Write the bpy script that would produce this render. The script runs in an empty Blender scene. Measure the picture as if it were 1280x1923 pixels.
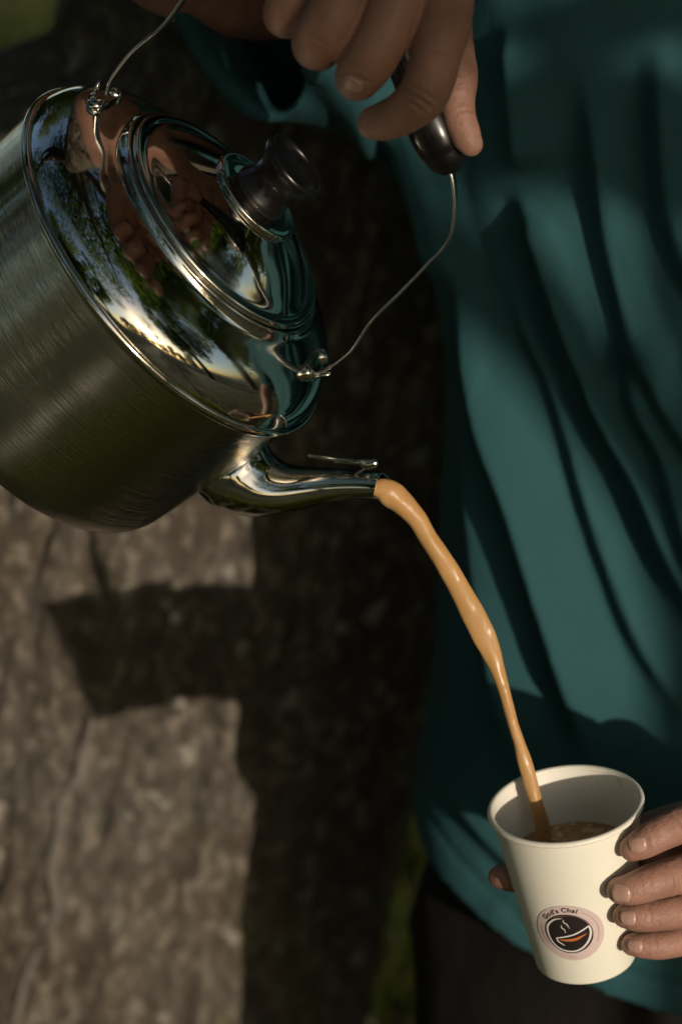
import bpy, bmesh, math, random
import numpy as np
from mathutils import Vector, Matrix, Quaternion, noise
from mathutils.bvhtree import BVHTree
R = math.radians
random.seed(7); rng = np.random.default_rng(7)
S = bpy.context.scene

# ------------------------------------------------------------------ camera, sky, sun, exposure
PITCH = R(22); CAMH = 1.55; FL = 85.0
cam = bpy.data.cameras.new('camera'); camo = bpy.data.objects.new('camera', cam)
S.collection.objects.link(camo); S.camera = camo
camo.location = (0, 0, CAMH); camo.rotation_euler = (R(90) - PITCH, 0, 0)
cam.sensor_fit = 'VERTICAL'; cam.sensor_height = 36; cam.lens = FL
cam.clip_start = 0.02; cam.clip_end = 2000
cam.dof.use_dof = True; cam.dof.focus_distance = 1.235; cam.dof.aperture_fstop = 4.8

SUN_AZ = R(150.0)      # clockwise from +Y
SUN_EL = R(10.0)
sdir = Vector((math.sin(SUN_AZ) * math.cos(SUN_EL), math.cos(SUN_AZ) * math.cos(SUN_EL), math.sin(SUN_EL)))
w = bpy.data.worlds.new('World'); S.world = w; w.use_nodes = True
nt = w.node_tree; bg = nt.nodes['Background']
sky = nt.nodes.new('ShaderNodeTexSky'); sky.sky_type = 'NISHITA'; sky.sun_disc = False
sky.sun_elevation = SUN_EL; sky.sun_rotation = SUN_AZ; sky.air_density = 1.0; sky.dust_density = 1.4; sky.ozone_density = 1.3
nt.links.new(sky.outputs[0], bg.inputs[0]); bg.inputs[1].default_value = 0.122
sl = bpy.data.lights.new('sun', 'SUN'); sl.energy = 3.35; sl.angle = R(0.53); sl.color = (1, .87, .71)
so = bpy.data.objects.new('sun', sl); S.collection.objects.link(so)
so.rotation_euler = sdir.to_track_quat('Z', 'Y').to_euler(); so.location = sdir * 30
S.view_settings.view_transform = 'Standard'; S.view_settings.look = 'None'
S.view_settings.gamma = 1; S.view_settings.use_curve_mapping = False
S.view_settings.exposure = 0.0
S.render.engine = 'CYCLES'
try:
    S.cycles.max_bounces = 8; S.cycles.diffuse_bounces = 5; S.cycles.use_denoising = True; S.cycles.sample_clamp_indirect = 4
except Exception: pass

# ------------------------------------------------------------------ helpers
cp, sp_ = math.cos(PITCH), math.sin(PITCH)
CR = Vector((1, 0, 0)); CU = Vector((0, sp_, cp)); CT = Vector((0, -cp, sp_))   # right, up, towards the camera
CAMP = Vector((0, 0, CAMH))
K = 1923 * FL / 36.0
def W(px, py, d):
    """a point seen at (px, py) of the 1280x1923 photograph at d metres from the camera plane"""
    return CAMP + CR * ((px - 640) / K * d) + CU * (-(py - 961.5) / K * d) - CT * d
def proj(P):
    """numpy (n,3) -> px, py, depth"""
    q = P - np.array(CAMP)
    x = q[:, 0]; y = q @ np.array(CU); d = -(q @ np.array(CT))
    return 640 + x / d * K, 961.5 - y / d * K, d
def cam_basis(px, py, X, Z):
    """matrix for an object with image-space axes X (local x) and Z (local z), given relative to its own line of sight"""
    v = Vector((-(px - 640) / K, (py - 961.5) / K, 1)).normalized()
    q = Vector((0, 0, 1)).rotation_difference(v)
    Z = (q @ Vector(Z)).normalized(); X = q @ Vector(X)
    X = (X - Z * X.dot(Z)).normalized(); Y = Z.cross(X)
    to = lambda a: CR * a.x + CU * a.y + CT * a.z
    X, Y, Z = to(X), to(Y), to(Z)
    return Matrix(((X.x, Y.x, Z.x), (X.y, Y.y, Z.y), (X.z, Y.z, Z.z))).to_4x4()
MATS = {}
def empty(name, M, label, cat, group=None):
    o = bpy.data.objects.new(name, None); S.collection.objects.link(o)
    o.matrix_world = M; o.empty_display_size = .05
    o['label'] = label; o['category'] = cat
    if group: o['group'] = group
    MATS[o.name] = M.copy(); return o
def tag(o, label=None, cat=None, kind=None, group=None):
    if label: o['label'] = label
    if cat: o['category'] = cat
    if kind: o['kind'] = kind
    if group: o['group'] = group
    return o
def mk(name, V, F, mat, parent=None, world=False, smooth=True, uv=None):
    if world and parent is not None:
        Mi = MATS[parent.name].inverted(); V = [Mi @ Vector(v) for v in V]
    me = bpy.data.meshes.new(name)
    me.from_pydata([tuple(v) for v in V], [], F); me.update()
    if smooth: me.polygons.foreach_set('use_smooth', [True] * len(me.polygons))
    if mat: me.materials.append(mat)
    o = bpy.data.objects.new(name, me); S.collection.objects.link(o)
    if parent is not None:
        o.parent = parent; MATS[o.name] = MATS[parent.name].copy()
    return o
def catmull(pts, n):
    """pts list of tuples of floats -> interpolated list, n segments between each pair"""
    P = [np.array(p, float) for p in pts]
    out = []
    for i in range(len(P) - 1):
        p0 = P[i - 1] if i > 0 else 2 * P[i] - P[i + 1]
        p3 = P[i + 2] if i + 2 < len(P) else 2 * P[i + 1] - P[i]
        p1, p2 = P[i], P[i + 1]
        for k in range(n):
            t = k / n
            out.append(.5 * ((2 * p1) + (-p0 + p2) * t + (2 * p0 - 5 * p1 + 4 * p2 - p3) * t * t + (-p0 + 3 * p1 - 3 * p2 + p3) * t ** 3))
    out.append(P[-1]); return out
def lathe(prof, seg=96, close=False):
    """prof list of (r,z); returns verts, faces"""
    V, F = [], []
    for r, z in prof:
        for k in range(seg):
            a = 2 * math.pi * k / seg; V.append((r * math.cos(a), r * math.sin(a), z))
    n = len(prof)
    for i in range(n - 1 if not close else n):
        j = (i + 1) % n
        for k in range(seg):
            k2 = (k + 1) % seg
            F.append((i * seg + k, i * seg + k2, j * seg + k2, j * seg + k))
    return V, F
def tube(pts, rad, seg=16, caps=True, side=None, aspect=1.0):
    """sweep through pts (Vectors) with radii; side: hint for the b axis; aspect scales that axis"""
    n = len(pts); pts = [Vector(p) for p in pts]
    if caps:   # round ends
        def ext(p, t, r, sgn):
            out = []
            for a in (15, 40, 62, 80):
                out.append((p + t * sgn * r * math.sin(R(a)), r * math.cos(R(a))))
            return out
        t0 = (pts[1] - pts[0]).normalized(); t1 = (pts[-1] - pts[-2]).normalized()
        A = ext(pts[0], t0, rad[0], -1)[::-1]; B = ext(pts[-1], t1, rad[-1], 1)
        pts = [a[0] for a in A] + pts + [b[0] for b in B]
        rad = [a[1] for a in A] + list(rad) + [b[1] for b in B]; n = len(pts)
    V, F = [], []; ref = Vector(side) if side else None
    for i in range(n):
        t = (pts[min(i + 1, n - 1)] - pts[max(i - 1, 0)]).normalized()
        if ref is None: ref = t.orthogonal()
        u = (ref - t * ref.dot(t)).normalized(); v = t.cross(u)
        if not side: ref = u
        for k in range(seg):
            a = 2 * math.pi * k / seg
            V.append(pts[i] + u * (rad[i] * aspect * math.cos(a)) + v * (rad[i] * math.sin(a)))
    for i in range(n - 1):
        for k in range(seg):
            k2 = (k + 1) % seg
            F.append((i * seg + k, i * seg + k2, (i + 1) * seg + k2, (i + 1) * seg + k))
    V.append(pts[0]); V.append(pts[-1]); c0, c1 = len(V) - 2, len(V) - 1
    for k in range(seg):
        k2 = (k + 1) % seg
        F.append((c0, k2, k)); F.append((c1, (n - 1) * seg + k, (n - 1) * seg + k2))
    return V, F
def limb(spec, n=5, seg=20):
    """spec: list of (Vector, radius)"""
    q = catmull([(p.x, p.y, p.z, r) for p, r in spec], n)
    return tube([Vector(a[:3]) for a in q], [max(a[3], .001) for a in q], seg)
def merge(parts):
    V, F = [], []
    for v, f in parts:
        b = len(V); V += [tuple(x) for x in v]; F += [tuple(i + b for i in t) for t in f]
    return V, F
def remesh(V, F, voxel, smooth=3, factor=.5):
    me = bpy.data.meshes.new('tmp'); me.from_pydata([tuple(v) for v in V], [], F); me.update()
    bm = bmesh.new(); bm.from_mesh(me); bmesh.ops.recalc_face_normals(bm, faces=bm.faces); bm.to_mesh(me); bm.free()
    o = bpy.data.objects.new('tmp', me); S.collection.objects.link(o)
    m = o.modifiers.new('r', 'REMESH'); m.mode = 'VOXEL'; m.voxel_size = voxel
    if smooth:
        s = o.modifiers.new('s', 'SMOOTH'); s.iterations = smooth; s.factor = factor
    dg = bpy.context.evaluated_depsgraph_get(); e = o.evaluated_get(dg); m2 = e.to_mesh()
    P = np.empty(len(m2.vertices) * 3); m2.vertices.foreach_get('co', P); P = P.reshape(-1, 3)
    N = np.empty(len(m2.vertices) * 3); m2.vertices.foreach_get('normal', N); N = N.reshape(-1, 3)
    Fq = [tuple(p.vertices) for p in m2.polygons]
    e.to_mesh_clear(); bpy.data.objects.remove(o); bpy.data.meshes.remove(me)
    return P, N, Fq
def sstep(a, b, x):
    t = np.clip((x - a) / (b - a), 0, 1); return t * t * (3 - 2 * t)

# ------------------------------------------------------------------ materials
def mat(name, col, rough=.5, metal=0.0, **kw):
    m = bpy.data.materials.new(name); m.use_nodes = True
    b = m.node_tree.nodes['Principled BSDF']
    b.inputs['Base Color'].default_value = (*col, 1); b.inputs['Roughness'].default_value = rough
    b.inputs['Metallic'].default_value = metal
    for k, v in kw.items():
        b.inputs[k.replace('_', ' ')].default_value = v
    return m
def N_(m, t): return m.node_tree.nodes.new(t)
def L_(m, a, b): m.node_tree.links.new(a, b)
def coord(m, scale=(1, 1, 1), kind='Object', rot=(0, 0, 0)):
    tc = N_(m, 'ShaderNodeTexCoord'); mp = N_(m, 'ShaderNodeMapping')
    mp.inputs['Scale'].default_value = scale; mp.inputs['Rotation'].default_value = rot
    L_(m, tc.outputs[kind], mp.inputs[0]); return mp.outputs[0]
def noise_(m, vec, scale, detail=4, rough=.5, dist=0):
    n = N_(m, 'ShaderNodeTexNoise'); n.inputs['Scale'].default_value = scale
    n.inputs['Detail'].default_value = detail; n.inputs['Roughness'].default_value = rough
    n.inputs['Distortion'].default_value = dist
    L_(m, vec, n.inputs['Vector']); return n.outputs['Fac']
def ramp(m, fac, stops):
    r = N_(m, 'ShaderNodeValToRGB'); e = r.color_ramp.elements
    while len(e) < len(stops): e.new(.5)
    for i, (p, c) in enumerate(stops):
        e[i].position = p; e[i].color = (*c, 1) if len(c) == 3 else c
    L_(m, fac, r.inputs[0]); return r.outputs[0]
def mixc(m, fac, a, b, mode='MIX'):
    x = N_(m, 'ShaderNodeMix'); x.data_type = 'RGBA'; x.blend_type = mode
    if isinstance(fac, (int, float)): x.inputs[0].default_value = fac
    else: L_(m, fac, x.inputs[0])
    for s, i in ((a, 6), (b, 7)):
        if isinstance(s, tuple): x.inputs[i].default_value = (*s, 1)
        else: L_(m, s, x.inputs[i])
    return x.outputs[2]
def bump(m, h, strength, dist, prev=None):
    b = N_(m, 'ShaderNodeBump'); b.inputs['Strength'].default_value = strength; b.inputs['Distance'].default_value = dist
    L_(m, h, b.inputs['Height'])
    if prev: L_(m, prev, b.inputs['Normal'])
    return b.outputs[0]
def P_(m): return m.node_tree.nodes['Principled BSDF']
def setc(m, sock, name='Base Color'): L_(m, sock, P_(m).inputs[name])

# polished steel: faint smudges in the gloss, slightly wavy sheet
m_steel = mat('polished_steel', (.66, .635, .58), .07, 1.0)
v = coord(m_steel); f = noise_(m_steel, v, 22, 5, .6)
setc(m_steel, ramp(m_steel, f, [(.35, (.03,) * 3), (.55, (.075,) * 3), (.72, (.17,) * 3)]), 'Roughness')
v2 = coord(m_steel, (1, 1, 1)); sp = noise_(m_steel, v, 240, 1, .3); setc(m_steel, mixc(m_steel, ramp(m_steel, sp, [(.80, (0, 0, 0)), (.83, (.8, .8, .8))]), (.66, .635, .58), (.25, .17, .10)))
L_(m_steel, bump(m_steel, noise_(m_steel, v2, 26, 2), .12, .002), P_(m_steel).inputs['Normal'])
# brushed steel of the body: circumferential brushing = noise stretched round the axis
m_brush = mat('brushed_steel', (.66, .63, .56), .2, 1.0)
P_(m_brush).inputs['Anisotropic'].default_value = .97
tg = N_(m_brush, 'ShaderNodeTangent'); tg.direction_type = 'RADIAL'; tg.axis = 'Z'
L_(m_brush, tg.outputs[0], P_(m_brush).inputs['Tangent'])
P_(m_brush).inputs['Anisotropic Rotation'].default_value = .25
v = coord(m_brush, (7, 7, 800)); f = noise_(m_brush, v, 1, 4, .7)
L_(m_brush, bump(m_brush, f, .34, .001), P_(m_brush).inputs['Normal'])
f2 = noise_(m_brush, coord(m_brush, (1, 1, 1)), 30, 4)
setc(m_brush, ramp(m_brush, f2, [(.3, (.10,) * 3), (.75, (.17,) * 3)]), 'Roughness')
m_wire = mat('wire_steel', (.55, .53, .5), .18, 1.0)
m_bake = mat('black_bakelite', (.0035, .003, .003), .28)
f = noise_(m_bake, coord(m_bake), 120, 4); setc(m_bake, ramp(m_bake, f, [(.3, (.2,) * 3), (.8, (.42,) * 3)]), 'Roughness')
m_gap = mat('dark_gap', (.01, .01, .01), .7)
m_paper = mat('cup_paper', (.80, .75, .63), .42, **{'Subsurface_Weight': .05, 'Subsurface_Scale': .004})
f = noise_(m_paper, coord(m_paper), 260, 4); L_(m_paper, bump(m_paper, f, .06, .0006), P_(m_paper).inputs['Normal'])
fs = noise_(m_paper, coord(m_paper), 14, 3); setc(m_paper, mixc(m_paper, fs, (.80, .77, .665), (.75, .72, .62)))
m_inner = mat('cup_lining', (.78, .74, .66), .3)
fz = noise_(m_inner, coord(m_inner), 60, 4, .6, .5)
setc(m_inner, mixc(m_inner, ramp(m_inner, fz, [(.60, (0, 0, 0)), (.68, (.5, .5, .5))]), (.78, .74, .66), (.52, .40, .26)))
m_tea = mat('milky_tea', (.41, .225, .078), .30, **{'Specular_IOR_Level': .32, 'Subsurface_Weight': .35, 'Subsurface_Scale': .004})
f = noise_(m_tea, coord(m_tea, (1, 1, .35)), 120, 3, .6, 1); setc(m_tea, ramp(m_tea, f, [(.40, (.28,) * 3), (.60, (.6,) * 3)]), 'Roughness')
f = noise_(m_tea, coord(m_tea, (1, 1, .5)), 60, 3); setc(m_tea, mixc(m_tea, f, (.46, .268, .105), (.41, .225, .078)))
m_teas = mat('tea_surface', (.30, .16, .07), .12)
f = noise_(m_teas, coord(m_teas), 130, 5, .65, 1.2)
setc(m_teas, ramp(m_teas, f, [(.38, (.33, .18, .08)), (.50, (.44, .26, .125)), (.62, (.66, .48, .30))]))
m_pink = mat('sticker_pink', (.60, .47, .45), .45)
m_ink = mat('sticker_ink', (.022, .016, .017), .4)
m_white = mat('sticker_white', (.72, .68, .64), .45)
m_orange = mat('sticker_orange', (.55, .16, .04), .45)
m_mauve = mat('sticker_fine_print', (.30, .17, .17), .5)
# skin
m_skin = mat('skin', (.42, .22, .14), .5, **{'Subsurface_Weight': .12, 'Subsurface_Scale': .006, 'Specular_IOR_Level': .35})
P_(m_skin).inputs['Subsurface Radius'].default_value = (1, .35, .2)
v = coord(m_skin)
f = noise_(m_skin, v, 45, 5, .6)
c = ramp(m_skin, f, [(.3, (.24, .120, .086)), (.5, (.305, .162, .118)), (.72, (.355, .192, .142))])
f3 = noise_(m_skin, v, 420, 2)
c = mixc(m_skin, ramp(m_skin, f3, [(.66, (0, 0, 0)), (.74, (.5, .5, .5))]), c, (.19, .085, .055))
setc(m_skin, c)
vo = N_(m_skin, 'ShaderNodeTexVoronoi'); vo.inputs['Scale'].default_value = 700; L_(m_skin, v, vo.inputs['Vector'])
nb = bump(m_skin, vo.outputs['Distance'], .35, .0005)
nb = bump(m_skin, noise_(m_skin, v, 160, 5, .7), .55, .0014, nb)
L_(m_skin, nb, P_(m_skin).inputs['Normal'])
m_nail = mat('fingernail', (.50, .29, .215), .32, **{'Subsurface_Weight': .1, 'Subsurface_Scale': .003})
fn = noise_(m_nail, coord(m_nail), 120, 3); setc(m_nail, mixc(m_nail, fn, (.46, .29, .23), (.38, .22, .17)))
m_hair = mat('black_hair', (.012, .009, .008), .45)
# shirt cloth
m_shirt = mat('teal_cotton', (.05, .15, .145), .85, **{'Specular_IOR_Level': .15})
v = coord(m_shirt); f = noise_(m_shirt, v, 9, 4, .6)
setc(m_shirt, mixc(m_shirt, f, (.0185, .064, .073), (.025, .084, .095)))
wv = noise_(m_shirt, coord(m_shirt), 900, 2)
L_(m_shirt, bump(m_shirt, noise_(m_shirt, v, 60, 4), .3, .004, bump(m_shirt, wv, .4, .0006)), P_(m_shirt).inputs['Normal'])
m_trouser = mat('black_trouser_cloth', (.008, .0065, .006), .9, **{'Specular_IOR_Level': .15})
L_(m_trouser, bump(m_trouser, noise_(m_trouser, coord(m_trouser), 35, 4), .4, .01), P_(m_trouser).inputs['Normal'])
m_shoe = mat('black_leather', (.012, .012, .012), .4)
# bark: colour patches, lichen spots, grey worn areas
m_bark = mat('bark', (.19, .15, .115), .95)
v = coord(m_bark, (1, 1, .5)); vv = coord(m_bark)
f = noise_(m_bark, v, 42, 8, .72, .3)
c = ramp(m_bark, f, [(.30, (.048, .036, .025)), (.45, (.068, .053, .038)), (.57, (.092, .073, .053)), (.72, (.165, .138, .107))])
g = noise_(m_bark, vv, 5, 4, .6); c = mixc(m_bark, ramp(m_bark, g, [(.45, (0, 0, 0)), (.70, (.6, .6, .6))]), c, (.13, .125, .112))
h0 = noise_(m_bark, coord(m_bark, (1, 1, .6)), 85, 3, .6); c = mixc(m_bark, ramp(m_bark, h0, [(.38, (.7, .7, .7)), (.50, (0, 0, 0))]), c, (.055, .042, .03)); c = mixc(m_bark, ramp(m_bark, h0, [(.53, (0, 0, 0)), (.64, (.7, .7, .7))]), c, (.24, .205, .16))
h = noise_(m_bark, coord(m_bark, (1, 1, .8)), 48, 1, .5); c = mixc(m_bark, ramp(m_bark, h, [(.67, (0, 0, 0)), (.74, (.5, .5, .5))]), c, (.42, .40, .34))
h = noise_(m_bark, coord(m_bark, (1, 1, .6), 'Object', (0, 0, 1)), 13, 4, .7); c = mixc(m_bark, ramp(m_bark, h, [(.56, (0, 0, 0)), (.68, (.5, .5, .5))]), c, (.135, .12, .05))
setc(m_bark, c)
hb = noise_(m_bark, v, 70, 8, .7)
L_(m_bark, bump(m_bark, hb, .7, .012), P_(m_bark).inputs['Normal'])
m_grey = mat('bare_grey_wood', (.30, .265, .23), .9)
c = ramp(m_grey, noise_(m_grey, coord(m_grey, (1, 1, .3)), 40, 6), [(.3, (.085, .075, .065)), (.7, (.17, .15, .13))]); setc(m_grey, c)
m_ground = mat('grass_soil', (.06, .07, .02), 1.0)
v = coord(m_ground); f = noise_(m_ground, v, 1.1, 7, .7); f2 = noise_(m_ground, v, 25, 5, .7)
c = ramp(m_ground, f, [(.36, (.018, .026, .008)), (.46, (.05, .075, .016)), (.54, (.085, .11, .03)), (.62, (.15, .135, .06))])
setc(m_ground, mixc(m_ground, ramp(m_ground, f2, [(.4, (.35, .35, .35)), (.65, (1, 1, 1))]), (.03, .035, .01), c))
L_(m_ground, bump(m_ground, f2, .8, .05), P_(m_ground).inputs['Normal'])
def leafmat(name, a, b):
    m = mat(name, a, .5, **{'Specular_IOR_Level': .3})
    oi = N_(m, 'ShaderNodeNewGeometry')
    cc = mixc(m, oi.outputs['Random Per Island'], a, b); setc(m, cc)
    tr = N_(m, 'ShaderNodeBsdfTranslucent'); L_(m, mixc(m, 1.0, cc, (2.4, 2.6, .9), 'MULTIPLY'), tr.inputs['Color'])
    mx = N_(m, 'ShaderNodeMixShader'); mx.inputs[0].default_value = .5
    L_(m, P_(m).outputs[0], mx.inputs[1]); L_(m, tr.outputs[0], mx.inputs[2])
    L_(m, mx.outputs[0], m.node_tree.nodes['Material Output'].inputs[0]); return m
m_leaf = leafmat('dark_green_leaf', (.028, .055, .012), (.07, .10, .025))
m_leaf2 = leafmat('olive_leaf', (.05, .08, .015), (.12, .13, .03))
m_grass = leafmat('grass_blade', (.05, .075, .014), (.13, .135, .04))

# ------------------------------------------------------------------ ground
G = []; gf = []
xs = np.concatenate([-np.geomspace(400, 1, 12), np.linspace(-.8, .8, 9), np.geomspace(1, 400, 12)])
for y in xs:
    for x in xs: G.append((x, y + 1.5, .02 * noise.noise(Vector((x * .7, y * .7, 0))) - .02))
n = len(xs)
for j in range(n - 1):
    for i in range(n - 1): gf.append((j * n + i, j * n + i + 1, (j + 1) * n + i + 1, (j + 1) * n + i))
tag(mk('ground', G, gf, m_ground), kind='structure', label='grassy park ground around the tree')
# grass blades where the ground shows past the trunk
V, F = [], []
def blades(nb, x0, x1, y0, y1, hmin, hmax, wd):
    for _ in range(nb):
        x = random.uniform(x0, x1); y = random.uniform(y0, y1); a = random.uniform(0, 6.28)
        h = random.uniform(hmin, hmax); ww = wd * random.uniform(.6, 1.3); lx, ly = random.gauss(0, .35) * h, random.gauss(0, .35) * h
        dx, dy = math.cos(a) * ww, math.sin(a) * ww; b = len(V)
        V.extend([(x - dx, y - dy, -.03), (x + dx, y + dy, -.03), (x + lx * .4 + dx * .7, y + ly * .4 + dy * .7, h * .6),
                  (x + lx * .4 - dx * .7, y + ly * .4 - dy * .7, h * .6), (x + lx, y + ly, h)])
        F.extend([(b, b + 1, b + 2, b + 3), (b + 3, b + 2, b + 4)])
blades(16000, -.3, .9, 1.9, 4.5, .02, .09, .0022)
blades(9000, -3, .2, 4.5, 12, .03, .12, .006)
blades(3800, -.9, .8, .1, 1.55, .06, .22, .003)
tag(mk('grass', V, F, m_grass, smooth=False), kind='stuff', label='short green grass on the ground behind the trunk', cat='grass')

# ------------------------------------------------------------------ trees
def leaf_cloud(name, balls, n, size, m, parent=None, seed=1):
    g = np.random.default_rng(seed)
    wts = np.array([b[3] ** 2 for b in balls]); wts = wts / wts.sum()
    idx = g.choice(len(balls), n, p=wts); B = np.array(balls, float)[idx]
    d = g.normal(size=(n, 3)); d /= np.linalg.norm(d, axis=1)[:, None]
    rr = g.uniform(.15, 1, n) ** .5 * (1 + g.normal(0, .07, n))
    C = B[:, :3] + d * (B[:, 3] * rr)[:, None] * np.array([1, 1, .8])
    a = g.normal(size=(n, 3)); a /= np.linalg.norm(a, axis=1)[:, None]
    b = np.cross(a, g.normal(size=(n, 3))); b /= np.linalg.norm(b, axis=1)[:, None]
    s = size * g.uniform(.6, 1.3, n)[:, None]
    q = np.stack([C - a * s, C + b * s * .42 - a * s * .1, C + a * s, C - b * s * .42 - a * s * .1], 1).reshape(-1, 3)
    F = [(4 * i, 4 * i + 1, 4 * i + 2, 4 * i + 3) for i in range(n)]
    me = bpy.data.meshes.new(name); me.from_pydata(q.tolist(), [], F); me.materials.append(m)
    o = bpy.data.objects.new(name, me); S.collection.objects.link(o)
    if parent: o.parent = parent; MATS[o.name] = MATS[parent.name]
    return o

# the big trunk behind the kettle: leaning, fissured
def trunk_c(z):
    x = -.133 + (z - .65) * .245 if z < 1.6 else .10 + (z - 1.6) * .245 * math.exp(-(z - 1.6) * .6)
    return x, 1.83
big = empty('old_tree', Matrix.Translation((-.29, 1.83, 0)), 'thick old tree with rough brown fissured bark leaning behind the kettle', 'tree')
V, F = [], []; NA, NZ = 300, 420; z1 = 3.6
for i in range(NZ + 1):
    z = -.1 + (z1 + .1) * (i / NZ) ** 1.15
    cx, cy = trunk_c(z); r0 = .222 + .16 * math.exp(-max(z, 0) * 5.5) + .02 * max(z - 2.5, 0)
    for k in range(NA):
        a = 2 * math.pi * k / NA; ca, sa = math.cos(a), math.sin(a)
        p = Vector((ca * 1.2, sa * 1.2, z * .5))
        rr = r0 * (1 + .05 * noise.noise(p * 1.2) + .03 * math.cos(5 * a + z * 1.4) * math.exp(-z * 2))
        q = Vector((ca * 3.4 + .15 * noise.noise(Vector((ca, sa, z * 3))), sa * 3.4, z * 2.6))
        rid = 1 - abs(noise.noise(q * 1.8)) * 2
        rid2 = 1 - abs(noise.noise(q * 4.6 + Vector((3, 1, 7)))) * 2
        fine = noise.noise(Vector((ca * 14, sa * 14, z * 9)))
        med = noise.noise(Vector((ca * 7 + 9, sa * 7, z * 4.5)))
        rr += .007 * med + .001 * rid + .003 * rid2 + .006 * fine + .006 * noise.noise(Vector((ca * 30, sa * 30, z * 34))) + .003 * noise.noise(Vector((ca * 60, sa * 60, z * 90))) - .011
        rr += .10 * max(0, -ca) ** 2 * float(sstep(1.205, 1.15, z)) * float(sstep(.35, .95, z))
        V.append((cx + rr * ca, cy + rr * sa, z))
for i in range(NZ):
    for k in range(NA):
        k2 = (k + 1) % NA; F.append((i * NA + k, i * NA + k2, (i + 1) * NA + k2, (i + 1) * NA + k))
tk = mk('trunk', V, F, m_bark, big, world=True)
bvh_t = BVHTree.FromPolygons([Vector(v) for v in V], F)
def on_trunk(px, py, off=0.0):
    d = (W(px, py, 1) - CAMP).normalized(); h = bvh_t.ray_cast(CAMP, d)
    return h[0] - d * off if h[0] else W(px, py, 1.8)
# pale stripped ridges and a bare patch on the lower left of the trunk
for nm, pts, rads in (('bare_ridge', [(165, 1355), (150, 1440), (120, 1500), (98, 1600), (105, 1710), (60, 1800), (30, 1920)], (.0022, .0035, .003, .0035, .004, .0035, .003)),
                  ('bare_ridge', [(420, 1090), (400, 1180), (415, 1010)], (.0015, .002, .0015)),
                  ):
    P = [on_trunk(x, y, -.001 if nm == 'bare_ridge' else -.85 * r) for (x, y), r in zip(pts, rads)]
    q = catmull([(*p, r) for p, r in zip(P, rads)], 8)
    pp = [Vector(a[:3]) + Vector((noise.noise(Vector(a[:3]) * 30), 0, 0)) * .006 for a in q]
    v_, f_ = tube(pp, [a[3] * (1 + .4 * noise.noise(Vector(a[:3]) * 40)) for a in q], 14)
    mk(nm, v_, f_, m_grey, big, world=True)
crown_b = [(random.gauss(0, 2.6), 1.0 + random.gauss(0, 2.4), random.uniform(3.9, 6.5), random.uniform(.9, 1.5)) for _ in range(44)]
v_, f_ = merge([limb([(Vector((.45, 1.83, 3.3)), .16), (Vector((.45 + b[0] * .4, 1.83 + (b[1] - 1.83) * .4, 3.9)), .09), (Vector(b[:3]), .03)], 3, 8) for b in crown_b[:9]])
mk('branches', v_, f_, m_bark, big, world=True)
crown = leaf_cloud('crown', [(b[0] + .29, b[1] - 1.83, b[2], b[3]) for b in crown_b], 24000, .10, m_leaf, big, 3)

for pts in ([(-.42, 1.62), (-.55, 1.25), (-.50, .85), (-.68, .45), (-.62, .1)], [(-.12, 1.62), (-.02, 1.30), (-.16, 1.0), (-.08, .6)], [(-.6, 1.75), (-1.0, 1.5), (-1.3, 1.55), (-1.8, 1.2)], [(-.3, 1.55), (-.34, 1.2), (-.28, .8), (-.40, .2), (-.3, -.4)]):
    v_, f_ = limb([(Vector((x, y, .05 - .018 * i)), .075 - .014 * i) for i, (x, y) in enumerate(pts)], 6, 12)
    mk('root', [Vector(v) + Vector((0, 0, .008 * noise.noise(Vector(v) * 12))) for v in v_], f_, m_bark, big, world=True)
V, F = [], []
for _ in range(7000):
    a = random.uniform(0, 6.28); r = abs(random.gauss(0, 1.6)); x, y = -.2 + r * math.cos(a), 1.2 + r * math.sin(a)
    t = random.uniform(0, 6.28); l = random.uniform(.012, .035); u = Vector((math.cos(t), math.sin(t), random.uniform(-.3, .3))) * l; v = Vector((-math.sin(t), math.cos(t), random.uniform(-.3, .5))) * l * .5
    c = Vector((x, y, random.uniform(.005, .03))); b = len(V); V += [c - u, c + v, c + u, c - v]; F.append((b, b + 1, b + 2, b + 3))
m_litter = leafmat('dry_leaf', (.13, .075, .03), (.26, .19, .09))
tag(mk('leaf_litter', V, F, m_litter, smooth=False), kind='stuff', label='dry fallen leaves scattered on the ground under the old tree', cat='leaves')

# trees around the meadow (seen in the polished steel)
def far_tree(x, y, hgt, rad, label, seed, m, low):
    t = empty('park_tree', Matrix.Translation((x, y, 0)), label, 'tree', 'trees standing round the meadow')
    g = random.Random(seed)
    v_, f_ = limb([(Vector((0, 0, -.1)), rad * .13), (Vector((.1, 0, hgt * .3)), rad * .09), (Vector((0, .1, hgt * .7)), rad * .04)], 3, 10)
    mk('trunk', v_, f_, m_bark, t)
    balls = []
    for _ in range(20):
        a = g.uniform(0, 6.28); q = g.uniform(0, 1) ** .5; zz = g.uniform(low + .1, .92)
        w_ = rad * (1 - abs(zz - .5) * 1.1); balls.append((math.cos(a) * q * w_, math.sin(a) * q * w_, hgt * zz, rad * g.uniform(.25, .45)))
    leaf_cloud('crown', balls, 7500, .20, m, t, seed)
tg_ = random.Random(5)
kind_l = ['dark broad-crowned tree across the meadow', 'olive tree with a loose crown across the meadow', 'tall dark tree at the edge of the meadow']
for i in range(9):      # small trees far off, where the low sun comes through
    az = 120 + 7.2 * i; dist = 42 + 4 * (i % 2)
    far_tree(dist * math.sin(R(az)), dist * math.cos(R(az)), 6.4 + .6 * (i % 3), 3.6, 'leafy tree at the edge of the open meadow round the pouring scene', 60 + i, m_leaf2 if i % 3 == 1 else m_leaf, .05)
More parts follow.
